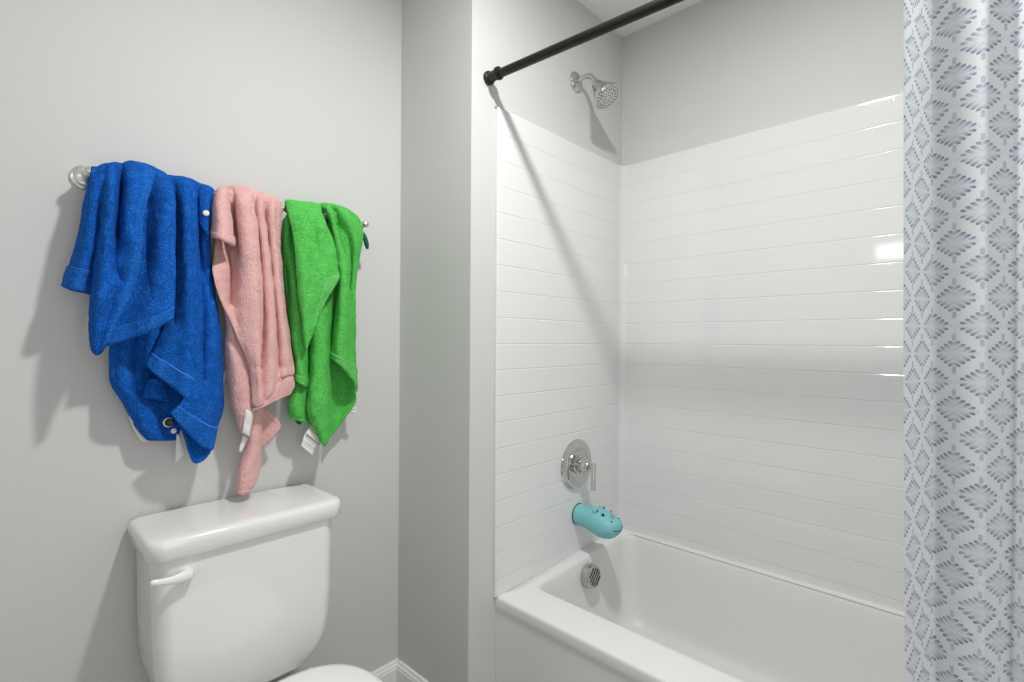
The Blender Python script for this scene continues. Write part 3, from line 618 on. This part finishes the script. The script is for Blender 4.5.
def cr_matrix(n, m):
    """catmull-rom weights taking n control values to m samples"""
    W = np.zeros((m, n+2))
    for k in range(m):
        u = k/(m-1)*(n-1); i = min(int(u), n-2); t = u-i
        W[k, i:i+4] += .5*np.array([-t+2*t*t-t**3, 2-5*t*t+3*t**3, t+4*t*t-3*t**3, -t*t+t**3])
    E = np.zeros((n+2, n)); E[1:-1] = np.eye(n)
    E[0, 0] = 2; E[0, 1] = -1; E[-1, -1] = 2; E[-1, -2] = -1
    return W @ E

def seg_dist(X, Z, poly):
    best = np.full(X.shape, 9.)
    for (x0, z0), (x1, z1) in zip(poly[:-1], poly[1:]):
        dx, dz = x1-x0, z1-z0; t = np.clip(((X-x0)*dx + (Z-z0)*dz)/(dx*dx+dz*dz+1e-12), 0, 1)
        best = np.minimum(best, np.hypot(X-x0-t*dx, Z-z0-t*dz))
    return best

def sheet(mb, rows, v0=0., v1=1., u0=0., u1=1., thick=.007, lift=0., seed=0, rib=0., rib_v=False, rough=1., roll=.012, creases=(), over=0):
    C = np.array(rows, float)/1000.
    nr, nc = C.shape[:2]
    # size in metres to choose density
    Lu = np.linalg.norm(np.diff(C, axis=1), axis=2).sum(1).max()*(u1-u0); Lv = np.linalg.norm(np.diff(C, axis=0), axis=2).sum(0).max()*(v1-v0)
    mu = max(8, int(Lu/.0024)); mv = max(6, int(Lv/.0026))
    Wu = cr_matrix(nc, 400); Wv = cr_matrix(nr, 400)
    iu = np.linspace(u0, u1, mu)*399; iv = np.linspace(v0, v1, mv)*399
    def pick(W, idx):
        a = np.floor(idx).astype(int).clip(0, 398); f = (idx-a)[:, None]; return W[a]*(1-f) + W[a+1]*f
    G = np.einsum('vi,ijk,uj->vuk', pick(Wv, iv), C, pick(Wu, iu))     # (mv, mu, 3) = x, standoff, z
    calm = np.clip((BZ+.012-G[..., 2])/.05, .12, 1)     # folds open out below the bar
    for depth, width, poly in creases:      # sharp valleys between rounded folds
        G[..., 1] -= calm*depth*np.exp(-seg_dist(G[..., 0], G[..., 2], np.array(poly)/1000.)/width)
    if over:                                 # in front of the bar the cloth clears it
        vv = (iv[:, None]/399*(nr-1)) > 2
        G[..., 1] = np.where(vv, np.maximum(G[..., 1], .0795 - np.maximum(0, np.abs(G[..., 2]-BZ)-.012)), G[..., 1])
    P = np.stack([G[..., 0], YT - G[..., 1], G[..., 2]], -1)
    du = np.gradient(P, axis=1); dv = np.gradient(P, axis=0)
    N = np.cross(du, dv); N /= np.linalg.norm(N, axis=2, keepdims=True)+1e-9
    flip = np.sign((N[..., 1]).mean()) or 1
    N = -N*flip                                                          # facing the room
    du_ = np.minimum(np.arange(mu), np.arange(mu)[::-1])*(Lu/mu); dv_ = np.minimum(np.arange(mv), np.arange(mv)[::-1])*(Lv/mv)
    e = np.minimum(du_[None, :], dv_[:, None]); h = thick/2*np.sqrt(np.clip(1-(1-np.minimum(e/roll, 1))**2, .02, 1))
    f = np.zeros((mv, mu)); b = np.zeros((mv, mu))
    for i in range(mv):
        for j in range(mu):
            p = Vector(P[i, j]); q = p + Vector((seed*3.1, seed*1.7, 0))
            low = noise.noise(q*26)*.0022 + noise.noise(q*60)*.0010
            fine = noise.noise(p*260)*.0007 + noise.noise(p*520)*.0006
            f[i, j] = rough*(low + fine); b[i, j] = rough*low
    if rib:
        s = np.arange(mv)*(Lv/mv) if rib_v else np.arange(mu)*(Lu/mu)
        w = rib*np.sin(s*2*PI/.0068); f += w[:, None] if rib_v else w[None, :]
    A = P + N*(h + f + lift)[..., None]; B = P + N*(-h + b + lift)[..., None]
    for Q in (A, B):                         # the cloth lies round the bar, never inside it
        dy, dz = Q[..., 1]-(YT-.065), Q[..., 2]-BZ
        r = np.hypot(dy, dz)+1e-9; k = np.maximum(r, .0082)/r
        Q[..., 1] = YT-.065 + dy*k; Q[..., 2] = BZ + dz*k
        dx, dz = Q[..., 0]-.161, Q[..., 2]-BZ; so = YT-Q[..., 1]
        r = np.hypot(dx, dz)+1e-9; hit = (r < .0135) & (so < .0815)
        fwd = hit & (so > .055); side = hit & ~fwd
        Q[..., 1] = np.where(fwd, YT-.0815, Q[..., 1])
        Q[..., 0] = np.where(side, .161 + dx*.0135/r, Q[..., 0]); Q[..., 2] = np.where(side, BZ + dz*.0135/r, Q[..., 2])
    V = list(map(tuple, A.reshape(-1, 3))) + list(map(tuple, B.reshape(-1, 3)))
    n = mv*mu; F = []
    idx = lambda i, j: i*mu+j
    for i in range(mv-1):
        for j in range(mu-1):
            a, b_, c, d = idx(i, j), idx(i, j+1), idx(i+1, j+1), idx(i+1, j)
            F.append((a, b_, c, d)); F.append((d+n, c+n, b_+n, a+n))
    for j in range(mu-1):
        F.append((idx(0, j+1), idx(0, j), idx(0, j)+n, idx(0, j+1)+n)); F.append((idx(mv-1, j), idx(mv-1, j+1), idx(mv-1, j+1)+n, idx(mv-1, j)+n))
    for i in range(mv-1):
        F.append((idx(i, 0), idx(i+1, 0), idx(i+1, 0)+n, idx(i, 0)+n)); F.append((idx(i+1, mu-1), idx(i, mu-1), idx(i, mu-1)+n, idx(i+1, mu-1)+n))
    mb.add(V, F)

SIDE_HEMS = {('blue', 'lapel'): [(.80, 1., .26, .98)], ('green', 'front'): [(.74, 1., .70, .97)]}   # u0, u1, v0, v1 of selvedge bands
def build_towel(key, loc, label):
    t = thing('bath_towel', loc, label, 'towel', 'towels draped over the towel bar')
    body = MB()
    for k, (name, (hem, top, rows, creases)) in enumerate(TOWEL_NETS[key].items()):
        sheet(body, rows, seed=k+len(key), thick=.009, creases=creases, over=top)
        strips = [(0., 1., 1-hem, 1.)] if hem else []
        strips += SIDE_HEMS.get((key, name), [])
        for u0, u1, v0, v1 in strips:
            hb = MB()
            sheet(hb, rows, v0=v0, v1=v1, u0=u0, u1=u1, thick=.0108, lift=.0004, seed=k+len(key), over=top, rib=.0008, rib_v=(u1-u0) < .5, roll=.005, creases=creases)
            hm = hb.link('hem', M[key+'_hem'], t)
            st = MB(); kw = dict(thick=.0126, lift=.0008, seed=k+len(key), roll=.002, rough=.6, creases=creases, over=top)
            if u1-u0 > .5:
                sheet(st, rows, v0=v0, v1=v0+.008, **kw); st.link('stitching', M[key+'_stitch'], hm)
    body.link('terry_cloth', M[key], t)
    return t
BLUE = build_towel('blue', (.30, YT-.065, BZ), 'royal blue terry towel at the left end of the towel bar')
PINK = build_towel('pink', (.56, YT-.065, BZ), 'pale pink terry towel between the blue and green towels')
GREEN = build_towel('green', (.73, YT-.065, BZ), 'bright green terry towel at the right end of the towel bar')

def ribbon(name, pts, mat, parent, thick=.0016, label=None, curl=.004):
    """small cloth tag: a quad strip of left/right point pairs, given thickness and a gentle curl"""
    mb = MB(); L = [Vector(p[0]) for p in pts]; R = [Vector(p[1]) for p in pts]
    L = spline(L, 5); R = spline(R, 5); nn = 7; rows = []
    for i, (a, b) in enumerate(zip(L, R)):
        nrm = Vector((0, -1, 0)); row = []
        for k in range(nn):
            q = k/(nn-1); row.append(a.lerp(b, q) + nrm*curl*math.sin(PI*q)*(.5+.5*math.sin(i*.9)))
        rows.append(row)
    m = len(rows); V = [p for r in rows for p in r] + [p + Vector((0, thick, 0)) for r in rows for p in r]; F = []; n0 = m*nn
    for i in range(m-1):
        for k in range(nn-1):
            a = i*nn+k; F.append((a, a+1, a+nn+1, a+nn)); F.append((a+n0+nn, a+nn+1+n0, a+1+n0, a+n0))
    for i in range(m-1):
        F.append((i*nn, (i+1)*nn, (i+1)*nn+n0, i*nn+n0)); F.append((i*nn+nn-1, i*nn+nn-1+n0, (i+1)*nn+nn-1+n0, (i+1)*nn+nn-1))
    for k in range(nn-1):
        F.append((k, k+n0, k+1+n0, k+1)); e = (m-1)*nn+k; F.append((e, e+1, e+1+n0, e+n0))
    o = link(name, [*map(tuple, V)], F, mat, parent)
    if label: o['label'] = label
    return o

def disc(name, c, r, d, mat, parent, axis=(0, -1, 0), label=None):
    o = MB().lathe([(-d, 0), (-d, r), (0, r), (d*.6, r*.85), (d*.8, r*.4), (d*.5, 0)], c, axis, 24).link(name, mat, parent, angle=50)
    if label: o['label'] = label
    return o
# blue: snaps and white tags
disc('snap', (0.3721, 1.372, 1.484), .0070, .002, M['snap'], BLUE, (-.35, -1, .1), 'small white snap on the turned corner').scale = (1, 1, 1)
disc('snap', (0.3084, 1.41, 0.982), .0095, .0025, M['snapb'], BLUE, (-.3, -1, 0), 'black snap near the lower edge')
disc('snap_rim', (0.3075, 1.415, 0.9815), .0112, .002, M['snap'], BLUE, (-.3, -1, 0), 'pale rim behind the black snap')
disc('snap', (0.3165, 1.405, 0.9615), .0062, .002, M['snap'], BLUE, (.2, -1, 0), 'white snap beside the black one')
ribbon('care_tag', [((0.3246, 1.418, 0.9516), (0.3318, 1.418, 0.9507)), ((0.3233, 1.416, 0.9208), (0.3356, 1.416, 0.9238)), ((0.3224, 1.416, 0.897), (0.342, 1.416, 0.9072)), ((0.3219, 1.418, 0.8824), (0.3301, 1.418, 0.8882))], M['tagw'], BLUE, label='white satin tag at the bottom')
ribbon('tape', [((0.2352, 1.448, 1.0056), (0.2446, 1.448, 1.0046)), ((0.2451, 1.45, 0.9717), (0.2566, 1.45, 0.9703)), ((0.2609, 1.452, 0.9365), (0.2785, 1.452, 0.9352))], M['tagw'], BLUE, label='white tape peeking out behind the lower edge')
# pink: white tags
ribbon('care_tag', [((0.4661, 1.376, 1.0025), (0.483, 1.376, 0.9919)), ((0.4608, 1.374, 0.9702), (0.4788, 1.374, 0.9605)), ((0.4576, 1.378, 0.9421), (0.4755, 1.378, 0.9296))], M['tagw'], PINK, label='white folded satin tag')
ribbon('care_tag', [((0.4633, 1.388, 0.935), (0.4754, 1.388, 0.9257)), ((0.4582, 1.39, 0.9124), (0.4689, 1.39, 0.9082)), ((0.4542, 1.392, 0.8935), (0.4613, 1.392, 0.8898))], M['tagw'], PINK, label='white satin tag end')
ribbon('tape', [((0.4348, 1.435, 1.1057), (0.4442, 1.435, 1.1028)), ((0.4269, 1.432, 1.0881), (0.4387, 1.432, 1.0824)), ((0.4218, 1.434, 1.0754), (0.4323, 1.434, 1.0684))], M['tagw'], PINK, label='white loop showing beside the blue towel')
# green: care tag, white corner tag, dark teal loop
ribbon('care_tag', [((0.6424, 1.396, 0.9331), (0.677, 1.394, 0.8947)), ((0.6249, 1.392, 0.9133), (0.6633, 1.39, 0.8771)), ((0.6199, 1.39, 0.9002), (0.6545, 1.39, 0.8699)), ((0.6152, 1.392, 0.8839), (0.6497, 1.392, 0.8504))], M['tagw'], GREEN, label='white printed care tag hanging from the corner')
ribbon('tag_print', [((0.6283, 1.387, 0.9177), (0.6653, 1.385, 0.8818)), ((0.6264, 1.387, 0.914), (0.6632, 1.385, 0.8784))], M['print'], GREEN, thick=.0006, curl=.0045, label='grey printed line on the care tag')
ribbon('tape', [((0.776, 1.416, 0.9726), (0.796, 1.416, 0.9739)), ((0.7777, 1.416, 0.9633), (0.8011, 1.416, 0.9657)), ((0.7872, 1.418, 0.9545), (0.7972, 1.418, 0.9566))], M['tagw'], GREEN, label='white tape end at the right edge')
def loop(c0, c1, r, name, lab):
    o = MB().tube([c0, Vector(c0).lerp(Vector(c1), .5) + Vector((.002, 0, 0)), c1], [r*.7, r, r, r*1.0, r*.5], 14, 5).link(name, M['teal'], GREEN); o['label'] = lab
loop((0.8157, 1.415, 1.5127), (0.8346, 1.42, 1.4662), .0072, 'hanging_loop', 'dark teal loop poking out past the right edge')
loop((0.6172, 1.43, 0.9547), (0.6305, 1.434, 0.9385), .0065, 'hanging_loop', 'dark teal end under the lower left edge')

# ------------------------------------------------------------------ light
def lamp(name, typ, loc, energy, color, **k):
    d = bpy.data.lights.new(name, typ); d.energy = energy; d.color = color
    for a, b in k.items(): setattr(d, a, b)
    o = bpy.data.objects.new(name, d); COL.objects.link(o); o.location = loc; return o
lamp('ceiling_lamp', 'AREA', (.70, .40, 2.425), 21, (1, .993, .98), shape='DISK', size=.11)
v = lamp('vanity_lamp', 'AREA', (XL+.06, .42, 1.855), 1.3, (1, .99, .97), shape='RECTANGLE', size=.11, size_y=.40)
v.rotation_euler = (0, math.radians(-90), 0)
d = lamp('rear_fill', 'AREA', (.05, YE+.04, 1.0), 7.0, (.97, .985, 1), shape='RECTANGLE', size=.9, size_y=1.9)  # added soft fill in front of the rear wall; no doorway is modelled
d.rotation_euler = (math.radians(90), 0, 0)
e = lamp('entry_fill', 'AREA', (XL+.05, -.30, 1.30), 1.0, (.98, .99, 1), shape='RECTANGLE', size=1.2, size_y=.9)  # weak fill added on the entry side; there is no mirror behind it
e.rotation_euler = (0, math.radians(-90), 0)
w = bpy.data.worlds.new('World'); scene.world = w; w.use_nodes = True
w.node_tree.nodes['Background'].inputs[0].default_value = (.8, .8, .8, 1); w.node_tree.nodes['Background'].inputs[1].default_value = .1

# ------------------------------------------------------------------ camera
cd = bpy.data.cameras.new('camera'); cam = bpy.data.objects.new('camera', cd); COL.objects.link(cam)
cam.location = (0, 0, 1.18); cam.rotation_euler = (Matrix.Rotation(math.radians(43.5-90), 3, 'Z') @ Matrix.Rotation(PI/2, 3, 'X') @ Matrix.Rotation(.006, 3, 'Z')).to_euler()   # held a hair off level
cd.sensor_width = 36; cd.lens = 36*504/1024; cd.clip_start = .02
scene.camera = cam
scene.view_settings.view_transform = 'Standard'; scene.view_settings.look = 'None'
scene.view_settings.exposure = 0.1; scene.view_settings.gamma = 1; scene.view_settings.use_curve_mapping = False
